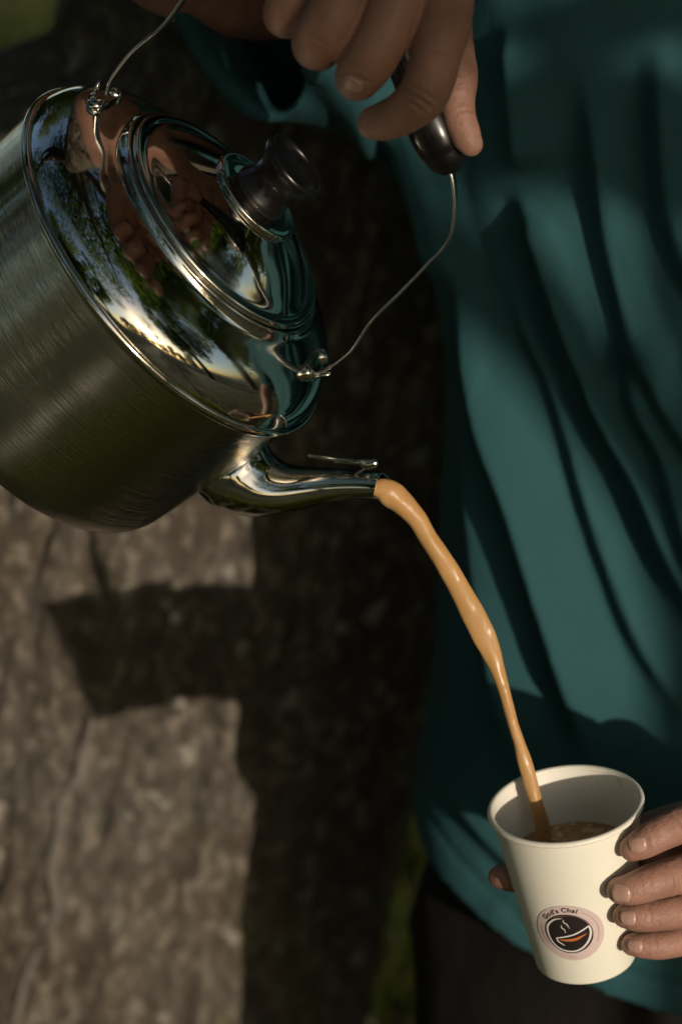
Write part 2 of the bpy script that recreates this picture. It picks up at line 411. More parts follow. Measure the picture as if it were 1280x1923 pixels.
for i in range(17):
    az = 360 / 17 * i + tg_.uniform(-6, 6); dist = tg_.uniform(8.5, 14); hi = tg_.uniform(9, 13)
    x, y = dist * math.sin(R(az)), dist * math.cos(R(az)) + .5
    dz = abs((az - 150 + 180) % 360 - 180)
    low = .16
    if dz < 26:            # open side of the meadow, where the low sun comes through: small trees far off
        continue
    far_tree(x, y, hi, tg_.uniform(3.4, 4.4), 'leafy tree at the edge of the open meadow round the pouring scene', 20 + i, m_leaf2 if i % 3 == 1 else m_leaf, low)

# ------------------------------------------------------------------ kettle
DK = 1.268; SC = 1.25 / K                 # metres per pixel at the kettle
ux, uy = .783, -.623                          # image direction of the kettle's axis (y down)
mx, my = .623, .783                           # image direction of its spout
KM = cam_basis(322, 488, (mx, -my, 0), (ux * .904, -uy * .904, .427))
KM.translation = W(333, 488, DK)
ket = empty('steel_kettle', KM, 'shiny stainless steel kettle tipped over to pour, black lid knob and bail handle', 'kettle')
mm = .001
# body
prof = [(0, -120), (40, -120), (80, -119), (94, -116.5), (100, -112), (103, -105), (104, -96), (105, -70), (106, -30), (107, -4), (107, 0)]
prof = [tuple(a) for a in catmull(prof[2:], 6)]
prof = [(0.01, -119), (30, -119), (60, -119)] + prof
v_, f_ = lathe([(r * mm, z * mm) for r, z in prof], 160)
body = mk('kettle_body', v_, f_, m_brush, ket)
# shoulder (dome)
sh = catmull([(107, 1), (106.3, 5), (103.5, 11), (98, 17), (90, 22.3), (81, 26.5), (73, 30), (70.5, 32.5), (69.5, 34.5), (68, 35), (66.5, 33.5), (65, 30)], 6)
v_, f_ = lathe([(a[0] * mm, a[1] * mm) for a in sh], 160); mk('shoulder', v_, f_, m_steel, ket)
# rolled seam bead
bd = [(107.2 + 2.4 * math.cos(a), 0 + 2.6 * math.sin(a)) for a in [2 * math.pi * k / 14 for k in range(14)]]
v_, f_ = lathe([(a * mm, b * mm) for a, b in bd], 160, True); mk('seam_bead', v_, f_, m_steel, ket)
# lid
lp = catmull([(64.5, 30), (66.3, 33.5), (66.8, 36), (65.5, 37.6), (63, 37.8), (60.5, 37.2), (58, 38.2), (52, 42.5), (42, 48.5), (31, 53.5), (24, 56), (12, 57.5), (.02, 57.8)], 6)
v_, f_ = lathe([(a[0] * mm, a[1] * mm) for a in lp], 144); lid = mk('lid', v_, f_, m_steel, ket)
wp = catmull([(25.5, 54.8), (27.2, 56.2), (27.2, 58.2), (25.6, 59.3), (22.5, 58.5), (19, 58.2), (13, 58.9)], 5)
v_, f_ = lathe([(a[0] * mm, a[1] * mm) for a in wp], 72); mk('knob_plate', v_, f_, m_steel, lid)
for a0 in (200, 262, 20):   # dark vent slots under the knob plate
    pts = [Vector((25.6 * mm * math.cos(R(a0 + t)), 25.6 * mm * math.sin(R(a0 + t)), 54.7 * mm)) for t in range(0, 34, 4)]
    v_, f_ = tube(pts, [.0011] * len(pts), 8, side=(0, 0, 1), aspect=1.3); mk('vent_slot', v_, f_, m_gap, lid)
kp = catmull([(.02, 58.5), (15.5, 58.6), (17.6, 59.6), (18.2, 61.5), (16.9, 64.5), (15.6, 68), (15.1, 71.5), (15.6, 75), (17.6, 78), (20.4, 80.8), (21.6, 83.2), (21.4, 85.4), (20.2, 86.6), (18.4, 86.2), (16.5, 84.4), (11, 82.4), (.02, 81.8)], 5)
v_, f_ = lathe([(a[0] * .89 * mm, a[1] * mm) for a in kp], 80); mk('knob', v_, f_, m_bake, lid)
# spout: pairs of outline points in the photograph -> plane of the kettle's axis
def kl(px, py):
    rx, ry = px - 322, py - 488
    return Vector(((rx * mx + ry * my) * SC, 0, (rx * ux + ry * uy) / .904 * SC))
pairs = [((470, 838), (330, 925)), ((488, 845), (362, 937)), ((498, 860), (398, 966)), ((513, 876), (462, 983)), ((540, 886), (520, 981)), ((574, 888), (572, 969)),
         ((612, 889), (612, 957)), ((650, 891), (655, 947)), ((688, 893), (697, 944)), ((703, 894), (722, 948)), ((708, 895), (741, 957))]
yw = [.020, .0215, .0215, .0195, .0165, .0128, .0102, .0088, .0082, .0085, .0088]
rows = catmull([(*kl(*a), *kl(*b), y) for (a, b), y in zip(pairs, yw)], 8)
def spout_mesh(rows, shrink=0.0):
    V, F = [], []; SG = 48
    for q in rows:
        a, b = Vector(q[:3]), Vector(q[3:6]); c = (a + b) / 2; h = (a - b) / 2; hl = h.length
        for k in range(SG):
            t = 2 * math.pi * k / SG
            V.append(c + h * ((hl - shrink) / hl) * math.cos(t) + Vector((0, (q[6] - shrink) * math.sin(t), 0)))
    for i in range(len(rows) - 1):
        for k in range(SG): F.append((i * SG + k, i * SG + (k + 1) % SG, (i + 1) * SG + (k + 1) % SG, (i + 1) * SG + k))
    return V, F
V1, F1 = spout_mesh(rows); V2, F2 = spout_mesh(rows[-30:], .0009)
b = len(V1); V = V1 + V2; F = F1 + [tuple(reversed([i + b for i in f])) for f in F2]
n1 = b - 48; n2 = b + len(V2) - 48
F += [(n1 + k, n1 + (k + 1) % 48, n2 + (k + 1) % 48, n2 + k) for k in range(48)]
spout = mk('spout', V, F, m_steel, ket)
# collar where the spout is welded on
c0 = [Vector(r[:3]) for r in rows[6:7]][0]; c1 = Vector(rows[6][3:6]); cc = (c0 + c1) / 2; hh = (c0 - c1) / 2
ring = [cc + hh * 1.0 * math.cos(t) + Vector((0, rows[6][6] * 1.0 * math.sin(t), 0)) for t in [2 * math.pi * k / 40 for k in range(41)]]
v_, f_ = tube(ring, [.0009] * 41, 8, caps=False); mk('spout_weld', v_, f_, m_steel, spout)
# little spout catch: rod and knob joined by a thin wire
def kp3(px, py, y=0):
    q = kl(px, py); q.y = y; return q
v_, f_ = tube([kp3(578, 861, -.002), kp3(610, 864, -.003), (kp3(645, 867, -.004)), kp3(684, 870, -.004)], [.0011, .0013, .0015, .0016], 10)
catch = mk('spout_catch', v_, f_, m_steel, ket)
v_, f_ = limb([(kp3(681, 870, -.004), .0024), (kp3(688, 872, -.004), .0030), (kp3(700, 870, -.004), .0026)], 4, 12); mk('catch_knob', v_, f_, m_steel, catch)
v_, f_ = tube([kp3(690, 874, -.004), kp3(683, 882, -.005), kp3(672, 889, -.005), kp3(664, 896, -.003)], [.0005, .0005, .0006, .0007], 8); mk('catch_wire', v_, f_, m_steel, catch)
v_, f_ = limb([(kp3(692, 893, -.0055), .0011), (kp3(690, 896, -.006), .0014), (kp3(688, 899, -.0055), .0008)], 3, 10); mk('catch_rivet', v_, f_, m_steel, catch)
# ears and bail
def strip(pts, wid, th, ydir=(0, 1, 0)):
    V, F = [], []; n = len(pts); yd = Vector(ydir)
    for i in range(n):
        t = (pts[min(i + 1, n - 1)] - pts[max(i - 1, 0)]).normalized(); nn = t.cross(yd).normalized(); u = yd
        for a, b_ in ((-1, -.55), (-.8, -1), (.8, -1), (1, -.55), (1, .55), (.8, 1), (-.8, 1), (-1, .55)):
            V.append(pts[i] + u * (a * wid / 2) + nn * (b_ * th / 2))
    for i in range(n - 1):
        for k in range(8): F.append((i * 8 + k, i * 8 + (k + 1) % 8, (i + 1) * 8 + (k + 1) % 8, (i + 1) * 8 + k))
    F.append(tuple(range(8))[::-1]); F.append(tuple((n - 1) * 8 + k for k in range(8))); return V, F
def dome_z(r):
    best = min(((abs(a[0] * mm - r), a[1] * mm) for a in sh), key=lambda t: t[0]); return best[1]
for sx in (1, -1):
    # bracket plate riveted on the shoulder
    V, F = [], []; nu, nv = 14, 8
    for i in range(nu + 1):
        for j in range(nv + 1):
            s_ = (i / nu - .5); t_ = (j / nv - .5)
            rad = .088 + t_ * .010 * math.sqrt(max(0, 1 - (2 * s_) ** 4)); a = s_ * .34
            z = dome_z(rad) + .0011; V.append(((rad + .0006) * math.cos(a) * sx, rad * math.sin(a), z))
    for i in range(nu):
        for j in range(nv): F.append((i * (nv + 1) + j, i * (nv + 1) + j + 1, (i + 1) * (nv + 1) + j + 1, (i + 1) * (nv + 1) + j))
    ear = mk('ear_bracket', V, F, m_steel, ket)
    so_ = ear.modifiers.new('t', 'SOLIDIFY'); so_.thickness = .0012; so_.offset = 0
    for a in (-.155, .155):
        rad = .088; p = Vector((rad * math.cos(a) * sx, rad * math.sin(a), dome_z(rad) + .0012))
        nrm = Vector((math.cos(a) * sx * .42, math.sin(a) * .42, .9)).normalized()
        rp = [(.0046, -.001), (.0045, .0012), (.0038, .0026), (.0023, .0036), (.00001, .0039)]
        v_, f_ = lathe(rp, 20); q = Vector((0, 0, 1)).rotation_difference(nrm)
        mk('rivet', [q @ Vector(x) + p for x in v_], f_, m_steel, ear)
    # small upright tab the bail is hooked through
    pb = Vector((.0915 * sx, -.004, dome_z(.0915) + .0005))
    v_, f_ = strip([pb, pb + Vector((.002 * sx, 0, .004)), pb + Vector((.004 * sx, 0, .0085))], .0045, .0014)
    mk('ear_tab', v_, f_, m_steel, ear)
bail_px = [(566, 696), (588, 699), (610, 690), (632, 672), (650, 655), (672, 622), (700, 583), (738, 545), (784, 492), (812, 462), (826, 430), (827, 380), (818, 325),
           (797, 280), (773, 225), (750, 178), (728, 132), (706, 85), (682, 35), (650, -15), (615, -62), (585, -95), (545, -118), (495, -120), (440, -90), (390, -45), (345, 5), (305, 52), (262, 88), (236, 110), (215, 134), (200, 158), (193, 182)]
bl = [kl(*p) for p in bail_px]
bl = [Vector(a) for a in catmull([tuple(p) for p in bl], 5)]
wob = [p + Vector((.0006 * noise.noise(p * 60), .001 * noise.noise(p * 40 + Vector((5, 5, 5))), .0006 * noise.noise(p * 55 + Vector((9, 1, 2))))) for p in bl]
v_, f_ = strip(wob, .0062, .0016); bail = mk('bail', v_, f_, m_wire, ket)
# grip on the bail
gpts = [(805, 295), (796, 277), (784, 252), (768, 216), (750, 178), (728, 132), (706, 85), (682, 35), (650, -15), (615, -62)]
gr = [.0108, .0125, .0131, .0121, .0100, .0092, .0090, .0092, .0098, .0100]
q = catmull([(*kl(*p), r) for p, r in zip(gpts, gr)], 6)
v_, f_ = tube([Vector(a[:3]) for a in q], [a[3] for a in q], 28, side=(0, 1, 0)); grip = mk('grip', v_, f_, m_bake, bail)
v_, f_ = tube([Vector(a[:3]) + Vector((0, -a[3] * .975, 0)) for a in q[1:-2]], [.00035] * len(q[1:-2]), 6); mk('grip_seam', v_, f_, m_bake, grip)

# ------------------------------------------------------------------ paper cup
DC = 1.27; RC = .040; HC = .094; RB = .0268
CM = cam_basis(1061, 1512, (1, .1, 0), (-.127 * .866, .99 * .866, .5)); CM.translation = W(1061, 1512, DC)
cup = empty('paper_cup', CM, 'cream paper cup with round pink sticker held under the stream of tea', 'cup')
v_, f_ = lathe([(.0388, 0), (RC * .972, -.003), (RB + .0003, -HC + .001), (RB, -HC), (RB - .0012, -HC), (RB - .0014, -HC + .004)], 96)
cb = mk('cup_wall', v_, f_, m_paper, cup)
v_, f_ = lathe([(.0384, -.0005), (.0384 - (.0384 - RB + .0012) * .93, -HC * .93), (.0001, -HC * .93)], 96); mk('cup_lining', v_, f_, m_inner, cup)
v_, f_ = lathe([(RC - .0003 + .0017 * math.cos(a), .0016 * math.sin(a) - .0002) for a in [2 * math.pi * k / 14 for k in range(14)]], 96, True); mk('rolled_rim', v_, f_, m_paper, cup)
HL = .031
rl = .0384 - (.0384 - RB + .0012) * HL / HC - .0002
V, F = [(0, 0, 0)], []
NR, NS = 22, 72
for i in range(1, NR + 1):
    for k in range(NS):
        a = 2 * math.pi * k / NS; r = rl * i / NR; x, y = r * math.cos(a), r * math.sin(a)
        V.append((x, y, .0006 * noise.noise(Vector((x, y, 0)) * 130) + (.0006 if i == NR else 0)))
for k in range(NS): F.append((0, 1 + k, 1 + (k + 1) % NS))
for i in range(NR - 1):
    for k in range(NS): F.append((1 + i * NS + k, 1 + i * NS + (k + 1) % NS, 1 + (i + 1) * NS + (k + 1) % NS, 1 + (i + 1) * NS + k))
TM = CM @ Matrix.Translation((0, 0, -HL))
o = mk('tea', V, F, m_teas); o.matrix_world = TM
tag(o, 'brown frothy milky tea filling the inside of the paper cup', 'tea')
# sticker printed with the shop's mark; (u, v) metres on the cup's surface round its centre
STH = -.0585; sta = R(-90) + R(-11.5)
def cone(u, v, off):
    z = STH + v; rr = RC * .972 + (RB + .0003 - RC * .972) * (-z - .003) / (HC - .004) + off + .00005
    a = sta + u / rr * 1.0; return Vector((rr * math.cos(a), rr * math.sin(a), z))
def disc(r0, r1, off, a0=0, a1=360, n=72, nr=8, cu=0, cv=0):
    V, F = [], []
    for i in range(nr + 1):
        for k in range(n + 1):
            a = R(a0 + (a1 - a0) * k / n); r = r0 + (r1 - r0) * i / nr
            V.append(cone(cu + r * math.cos(a), cv + r * math.sin(a), off))
    for i in range(nr):
        for k in range(n): F.append((i * (n + 1) + k, (i + 1) * (n + 1) + k, (i + 1) * (n + 1) + k + 1, i * (n + 1) + k + 1))
    return V, F
def stroke(pts, wd, off, n=6):
    q = catmull([(*p, w_) for p, w_ in zip(pts, wd)], n); V, F = [], []
    for i, a in enumerate(q):
        t = q[min(i + 1, len(q) - 1)][:2] - q[max(i - 1, 0)][:2]; t = t / (np.linalg.norm(t) + 1e-9); nn = np.array([-t[1], t[0]])
        for s_ in (-1, 1):
            p = a[:2] + nn * s_ * a[2] / 2; V.append(cone(p[0], p[1], off))
    for i in range(len(q) - 1): F.append((2 * i, 2 * i + 1, 2 * i + 3, 2 * i + 2))
    return V, F
st = mk('sticker', *disc(.0001, .0185, .00018), m_pink, cup)
bcu, bcv = -.0006, -.0004
mk('logo_disc', *disc(.0001, .0131, .00028, cu=bcu, cv=bcv), m_ink, st)
mk('logo_ring', *disc(.01175, .01215, .00028, 10, 160, 30, 1, cu=0, cv=0), m_mauve, st).hide_render = False
# picture coordinates of the mark (from its enlarged photograph) -> millimetres on the sticker
def lg(zx, zy):
    return ((zx - 585) / 11.44 * mm, -(zy - 1037) / 9.9 * mm + (zx - 585) / 11.44 * mm * .10)
parts = [stroke([lg(*p) for p in ((556, 934), (500, 945), (455, 985), (448, 1040), (470, 1100), (520, 1142), (590, 1158), (650, 1142), (695, 1100), (714, 1050), (708, 1008))],
                [.0003, .0008, .0011, .0011, .0009, .0009, .0009, .0010, .0011, .0012, .0008], .00038),
         stroke([lg(*p) for p in ((708, 1008), (660, 1030), (600, 1050), (498, 1066))], [.0008, .0009, .0008, .0007], .00040),
         stroke([lg(*p) for p in ((498, 1066), (510, 1090), (545, 1116))], [.0007, .0008, .0004], .00042),
         stroke([lg(*p) for p in ((562, 944), (560, 960), (578, 976), (590, 1004))], [.0002, .0005, .0005, .0002], .00038),
         stroke([lg(*p) for p in ((546, 978), (542, 996), (558, 1010), (562, 1032))], [.0002, .0005, .0005, .0002], .00038)]
mk('logo_lines', *merge(parts), m_white, st)
mk('logo_wave', *merge([stroke([lg(*p) for p in ((516, 1076), (560, 1082), (620, 1078), (688, 1054))], [.0002, .0013, .0016, .0003], .00041)]), m_orange, st)
mk('logo_arc', *merge([disc(.01545, .01575, .0003, -30, 58, 30, 1), disc(.01545, .01575, .0003, 168, 215, 20, 1)]), m_mauve, st)
def letters(name, text, r, a_start, a_step, size, m, inward=False, off=.0003, bold=0.0):
    V, F = [], []; a = a_start
    for ch in text:
        cu_ = bpy.data.curves.new('t', 'FONT'); cu_.body = ch; cu_.size = size; cu_.offset = bold
        ob = bpy.data.objects.new('t', cu_); S.collection.objects.link(ob)
        dg = bpy.context.evaluated_depsgraph_get(); e = ob.evaluated_get(dg)
        wd = size * .3
        try:
            me = e.to_mesh(); P = [v.co.copy() for v in me.vertices]; Q = [tuple(p.vertices) for p in me.polygons]; e.to_mesh_clear()
        except Exception: P, Q = [], []
        bpy.data.objects.remove(ob); bpy.data.curves.remove(cu_)
        if P:
            x1 = max(p.x for p in P); x0 = min(p.x for p in P); wd = x1 - x0 + size * .09
            b = len(V); am = a + (-1 if not inward else 1) * wd / r / 2
            for p in P:
                x = p.x - (x0 + x1) / 2; y = p.y
                if not inward:
                    rr = r + y; aa = am - x / r
                else:
                    rr = r - y + size * .35; aa = am + x / r
                V.append(cone(rr * math.cos(aa), rr * math.sin(aa), off))
            F += [tuple(i + b for i in q) for q in Q]
        a += (-1 if not inward else 1) * wd / r
    return mk(name, V, F, m, st, smooth=False)
letters('lettering', "God's Chai", .01425, R(147), 0, .0039, m_ink, bold=.00014)
letters('fine_print', "to go", .0158, R(262), 0, .0016, m_mauve, True)

# ------------------------------------------------------------------ stream of tea
D0 = DK - .004
stp = [(704, 916, 16, 16), (718, 919, 23, 20), (734, 928, 27, 22), (752, 942, 25, 21), (768, 958, 22, 19), (785, 978, 20, 18), (802, 1008, 19, 18), (826, 1044, 20, 18), (848, 1080, 21, 14), (868, 1116, 22, 12), (888, 1154, 24, 10), (906, 1190, 24, 10), (922, 1226, 20, 10), (934, 1260, 15, 11),
       (946, 1298, 12, 11), (962, 1358, 11, 11), (974, 1395, 12, 11), (986, 1436, 15, 11), (997, 1474, 14, 12), (1007, 1512, 14, 12), (1016, 1545, 15, 12), (1022, 1580, 15, 12), (1027, 1602, 16, 13)]
q = catmull([(a, b_, c_, d_) for a, b_, c_, d_ in stp], 7)
V, F = [], []; SG = 24; nq = len(q)
for i, a in enumerate(q):
    t = q[min(i + 1, nq - 1)][:2] - q[max(i - 1, 0)][:2]; t /= np.linalg.norm(t)
    dep = D0 + (1.272 + .026 - D0) * (i / (nq - 1)) ** 1.3
    wv_ = 1 + .04 * noise.noise(Vector((i * .21, 0, 0))) ; tw = .5 * noise.noise(Vector((i * .07, 4, 0)))
    s_ = dep / K
    for k in range(SG):
        an = 2 * math.pi * k / SG
        uu = math.cos(an) * a[2] * wv_ * .93; ww = math.sin(an + tw * math.cos(an)) * a[3] * .85
        px_, py_ = a[0] - t[1] * uu, a[1] + t[0] * uu
        V.append(W(px_, py_, dep - (ww + 1.0 * noise.noise(Vector((i * .17, math.cos(an), math.sin(an))))) * s_))
for i in range(nq - 1):
    for k in range(SG): F.append((i * SG + k, i * SG + (k + 1) % SG, (i + 1) * SG + (k + 1) % SG, (i + 1) * SG + k))
F.append(tuple(range(SG))); F.append(tuple((nq - 1) * SG + k for k in range(SG)))
base = W(1027, 1602, 1.298)
o = mk('tea_stream', [Vector(v) - base for v in V], F, m_tea); o.location = base
tag(o, 'tan stream of milky tea falling from the spout into the cup', 'tea')

# ------------------------------------------------------------------ the person
base = Vector((.27, 1.45, 0))
person = empty('person', Matrix.Translation(base), 'person in loose teal shirt and black trousers pouring tea from a kettle into a cup', 'person')
def cup_pt(theta, h, off):
    z = -h; rr = RC * .972 + (RB - RC * .972) * h / HC + off; a = R(-90) + theta
    return CM @ Vector((rr * math.cos(a), rr * math.sin(a), z))
def cupfit(px, py, off, back=False):
    best = None
    for th in range(0, 95, 2) if not back else range(180, 290, 2):
        for h in range(5, 90, 2):
            p = cup_pt(R(th), h * mm, off); x, y, d = proj(np.array([p]))
            e = (x[0] - px) ** 2 + (y[0] - py) ** 2
            if best is None or e < best[0]: best = (e, p)
    return best[1]
def wl(lst): return [(W(x, y, d), r) for x, y, d, r in lst]
# ---- pouring hand
R1 = []
R1.append(limb(wl([(790, -150, 1.19, .0145), (832, -40, 1.150, .0140), (832, 40, 1.136, .0134), (816, 110, 1.130, .0122), (806, 150, 1.131, .0121), (790, 184, 1.134, .0118), (756, 212, 1.142, .0104), (725, 226, 1.149, .0096), (703, 231, 1.153, .0084)])))      # index
R1.append(limb(wl([(690, -170, 1.19, .0142), (745, -60, 1.143, .0140), (742, 0, 1.133, .0134), (722, 55, 1.131, .0128), (700, 100, 1.133, .0130), (682, 128, 1.138, .0126), (671, 146, 1.144, .0112)])))     # middle
R1.append(limb(wl([(610, -160, 1.19, .0135), (658, -70, 1.145, .0134), (643, -10, 1.134, .0130), (618, 38, 1.132, .0128), (597, 72, 1.137, .0124), (592, 88, 1.146, .0110), (602, 96, 1.160, .0095)])))     # ring
R1.append(limb(wl([(545, -150, 1.20, .0125), (575, -80, 1.155, .0122), (560, -30, 1.146, .0116), (542, 8, 1.146, .0110), (534, 30, 1.151, .0102), (542, 40, 1.166, .0085)])))     # little
R1.append(limb(wl([(800, -170, 1.235, .0170), (836, -60, 1.215, .0155), (842, 30, 1.204, .0118), (852, 95, 1.199, .0102), (858, 145, 1.197, .0104), (857, 188, 1.196, .0092), (863, 225, 1.195, .0084), (876, 258, 1.195, .0076), (883, 270, 1.195, .0064)])))     # thumb
R1.append(limb(wl([(820, -30, 1.175, .019), (800, -120, 1.20, .022), (700, -230, 1.23, .024)])))
R1.append(limb(wl([(760, -60, 1.18, .018), (700, -140, 1.20, .022), (650, -260, 1.23, .024)])))
R1.append(limb(wl([(640, -70, 1.185, .016), (640, -160, 1.20, .020), (600, -280, 1.235, .023)])))
R1.append(limb(wl([(700, -200, 1.22, .028), (610, -300, 1.24, .027), (500, -320, 1.26, .030), (380, -240, 1.30, .036), (310, -130, 1.34, .038), (350, -88, 1.37, .038), (470, -55, 1.40, .040), (620, -90, 1.45, .048)])))  # wrist, forearm, elbow
P1, N1, Fq1 = remesh(*merge(R1), .0011, 4)
# ---- cup hand
R2 = []
tI, tM, tR, tL = cupfit(1187, 1592, .0078), cupfit(1163, 1674, .0078), cupfit(1172, 1722, .0074), cupfit(1186, 1773, .0068)
def dep(p): return proj(np.array([p]))[2][0]
def finger(tip, rt, pts):
    d0 = dep(tip)
    return limb([(tip, rt)] + [(W(x, y, d0 + dd), r) for x, y, dd, r in pts])
R2.append(finger(tI, .0069, [(1205, 1584, -.001, .0083), (1240, 1565, 0, .0092), (1290, 1542, .012, .0100), (1350, 1515, .028, .0105), (1430, 1520, .05, .012), (1510, 1560, .06, .014)]))
R2.append(finger(tM, .0072, [(1188, 1669, -.0015, .0086), (1228, 1655, .001, .0096), (1285, 1640, .010, .0102), (1350, 1622, .026, .0108), (1430, 1600, .046, .0125), (1520, 1610, .058, .015)]))
R2.append(finger(tR, .0066, [(1196, 1722, -.0015, .0078), (1235, 1718, .001, .0086), (1290, 1708, .010, .0096), (1350, 1695, .024, .0102), (1430, 1670, .044, .0120), (1520, 1660, .056, .015)]))
R2.append(finger(tL, .0060, [(1206, 1775, -.0015, .0070), (1240, 1774, .001, .0080), (1290, 1762, .010, .0088), (1350, 1748, .022, .0095), (1430, 1725, .042, .0115), (1520, 1700, .054, .015)]))
tT = cupfit(936, 1646, .0075, True)
R2.append(limb([(tT, .0062), (tT + (W(960, 1648, 1.3) - W(936, 1646, 1.3)), .0078), (W(1000, 1640, 1.345), .0092), (W(1075, 1600, 1.362), .0105), (W(1160, 1580, 1.365), .0110), (W(1245, 1566, 1.36), .0130), (W(1350, 1566, 1.36), .017), (W(1480, 1590, 1.37), .022)]))
R2.append(limb(wl([(1480, 1540, 1.345, .020), (1520, 1600, 1.35, .024), (1530, 1690, 1.35, .022)])))
R2.append(limb(wl([(1228, 1620, 1.290, .009), (1290, 1602, 1.300, .012), (1380, 1590, 1.315, .015)])))
R2.append(limb(wl([(1255, 1562, 1.285, .010), (1310, 1548, 1.305, .012), (1380, 1545, 1.315, .015)])))
R2.append(limb(wl([(1270, 1560, 1.305, .011), (1330, 1552, 1.325, .013), (1400, 1556, 1.33, .016)])))
R2.append(limb(wl([(1215, 1560, 1.335, .010), (1290, 1550, 1.335, .014), (1400, 1556, 1.34, .018)])))
R2.append(limb(wl([(1290, 1590, 1.33, .012), (1350, 1640, 1.335, .017), (1440, 1640, 1.345, .020)])))
R2.append(limb(wl([(1285, 1650, 1.325, .010), (1350, 1700, 1.33, .015), (1440, 1690, 1.345, .020)])))
R2.append(limb(wl([(1400, 1530, 1.36, .018), (1500, 1590, 1.36, .026), (1640, 1640, 1.38, .027), (1760, 1640, 1.42, .032)])))
P2, N2, Fq2 = remesh(*merge(R2), .0011, 4)
# ---- creases and knuckle folds: small dents along lines seen on the hands
def crease(P, N, segs):
    px_, py_, d_ = proj(P); face = N @ np.array(CT) > .15
    for (x0, y0, x1, y1, w_, dp) in segs:
        vx, vy = x1 - x0, y1 - y0; L = math.hypot(vx, vy)
        t = np.clip(((px_ - x0) * vx + (py_ - y0) * vy) / L ** 2, 0, 1)
        bow = 6 * np.sin(math.pi * t)
        ds = np.hypot(px_ - x0 - vx * t - vy / L * bow * .5, py_ - y0 - vy * t + vx / L * bow * .5)
        dp = dp * 1.7; g = (np.exp(-(ds / w_) ** 2) - .35 * np.exp(-((ds - 2.6 * w_) / (1.2 * w_)) ** 2)) * np.sin(math.pi * np.clip(t, .04, .96)) ** .5
        P -= N * (g * dp * face)[:, None]
    return P
P1 = crease(P1, N1, [(752, 168, 812, 205, 3, .0007), (760, 158, 822, 193, 2.5, .0006), (748, 182, 800, 214, 2.5, .0005), (640, 140, 702, 158, 3, .0006), (835, 165, 890, 152, 3, .0007), (838, 172, 893, 160, 2.5, .0005),
                     (790, 90, 860, 105, 3, .0003), (560, 62, 625, 95, 3, .0004), (566, 75, 620, 104, 2.5, .0004), (856, 212, 892, 208, 2.5, .0003)])
P2 = crease(P2, N2, [(1216, 1548, 1232, 1592, 2.5, .0005), (1222, 1545, 1238, 1588, 2, .0004), (1268, 1528, 1290, 1575, 3, .0006), (1212, 1640, 1218, 1690, 2.5, .0005), (1218, 1640, 1224, 1688, 2, .0004),
                     (1216, 1702, 1220, 1742, 2.2, .0004), (1226, 1756, 1229, 1794, 2.2, .0004), (1262, 1625, 1270, 1680, 3, .0005)])
# ---- trunk, head, legs of the body (one mesh with the hands)
SHP = Vector((-.006, -.07, 0)); SHU = -SHP
R3 = []
R3.append(limb([(Vector((.28, 1.53, .80)), .09), (Vector((.28, 1.53, 1.0)), .09), (Vector((.28, 1.54, 1.25)), .10), (Vector((.28, 1.54, 1.36)), .085), (Vector((.27, 1.52, 1.45)), .055), (Vector((.26, 1.49, 1.54)), .052)]))
for sx in (-1, 1):
    R3.append(limb([(Vector((.28 + sx * .09, 1.53, .85)), .085), (Vector((.28 + sx * .10, 1.52, .5)), .062), (Vector((.28 + sx * .11, 1.53, .10)), .042)]))
    R3.append(limb([(Vector((.28, 1.54, 1.38)), .07), (Vector((.28 + sx * .15, 1.54, 1.38)), .058)]))
R3.append(limb([(W(470, -60, 1.40) + SHU, .037), (W(620, -90, 1.45) + SHU, .042), (Vector((.10, 1.52, 1.37)), .055)]))
R3.append(limb([(Vector((.46, 1.53, 1.36)), .05), (Vector((.56, 1.46, 1.16)), .045), (Vector((.57, 1.36, 1.01)), .040), (W(1760, 1640, 1.42) + SHU, .033)]))
R3.append(limb([(Vector((.25, 1.46, 1.60)), .075), (Vector((.25, 1.47, 1.66)), .085), (Vector((.25, 1.49, 1.72)), .075)]))
R3.append(limb([(Vector((.247, 1.385, 1.615)), .008), (Vector((.248, 1.385, 1.645)), .006)], 3))      # nose
for sx in (-1, 1): R3.append(limb([(Vector((.25 + sx * .082, 1.475, 1.63)), .01), (Vector((.25 + sx * .084, 1.48, 1.66)), .012)], 3))
P3, N3, Fq3 = remesh(*merge(R3), .006, 4); P3 = P3 + np.array(SHP)
Vb = np.concatenate([P1, P2, P3]).tolist()
a1, a2 = len(P1), len(P1) + len(P2)
Fb = Fq1 + [tuple(i + a1 for i in f) for f in Fq2] + [tuple(i + a2 for i in f) for f in Fq3]
bodyp = mk('body', Vb, Fb, m_skin, person, world=True)
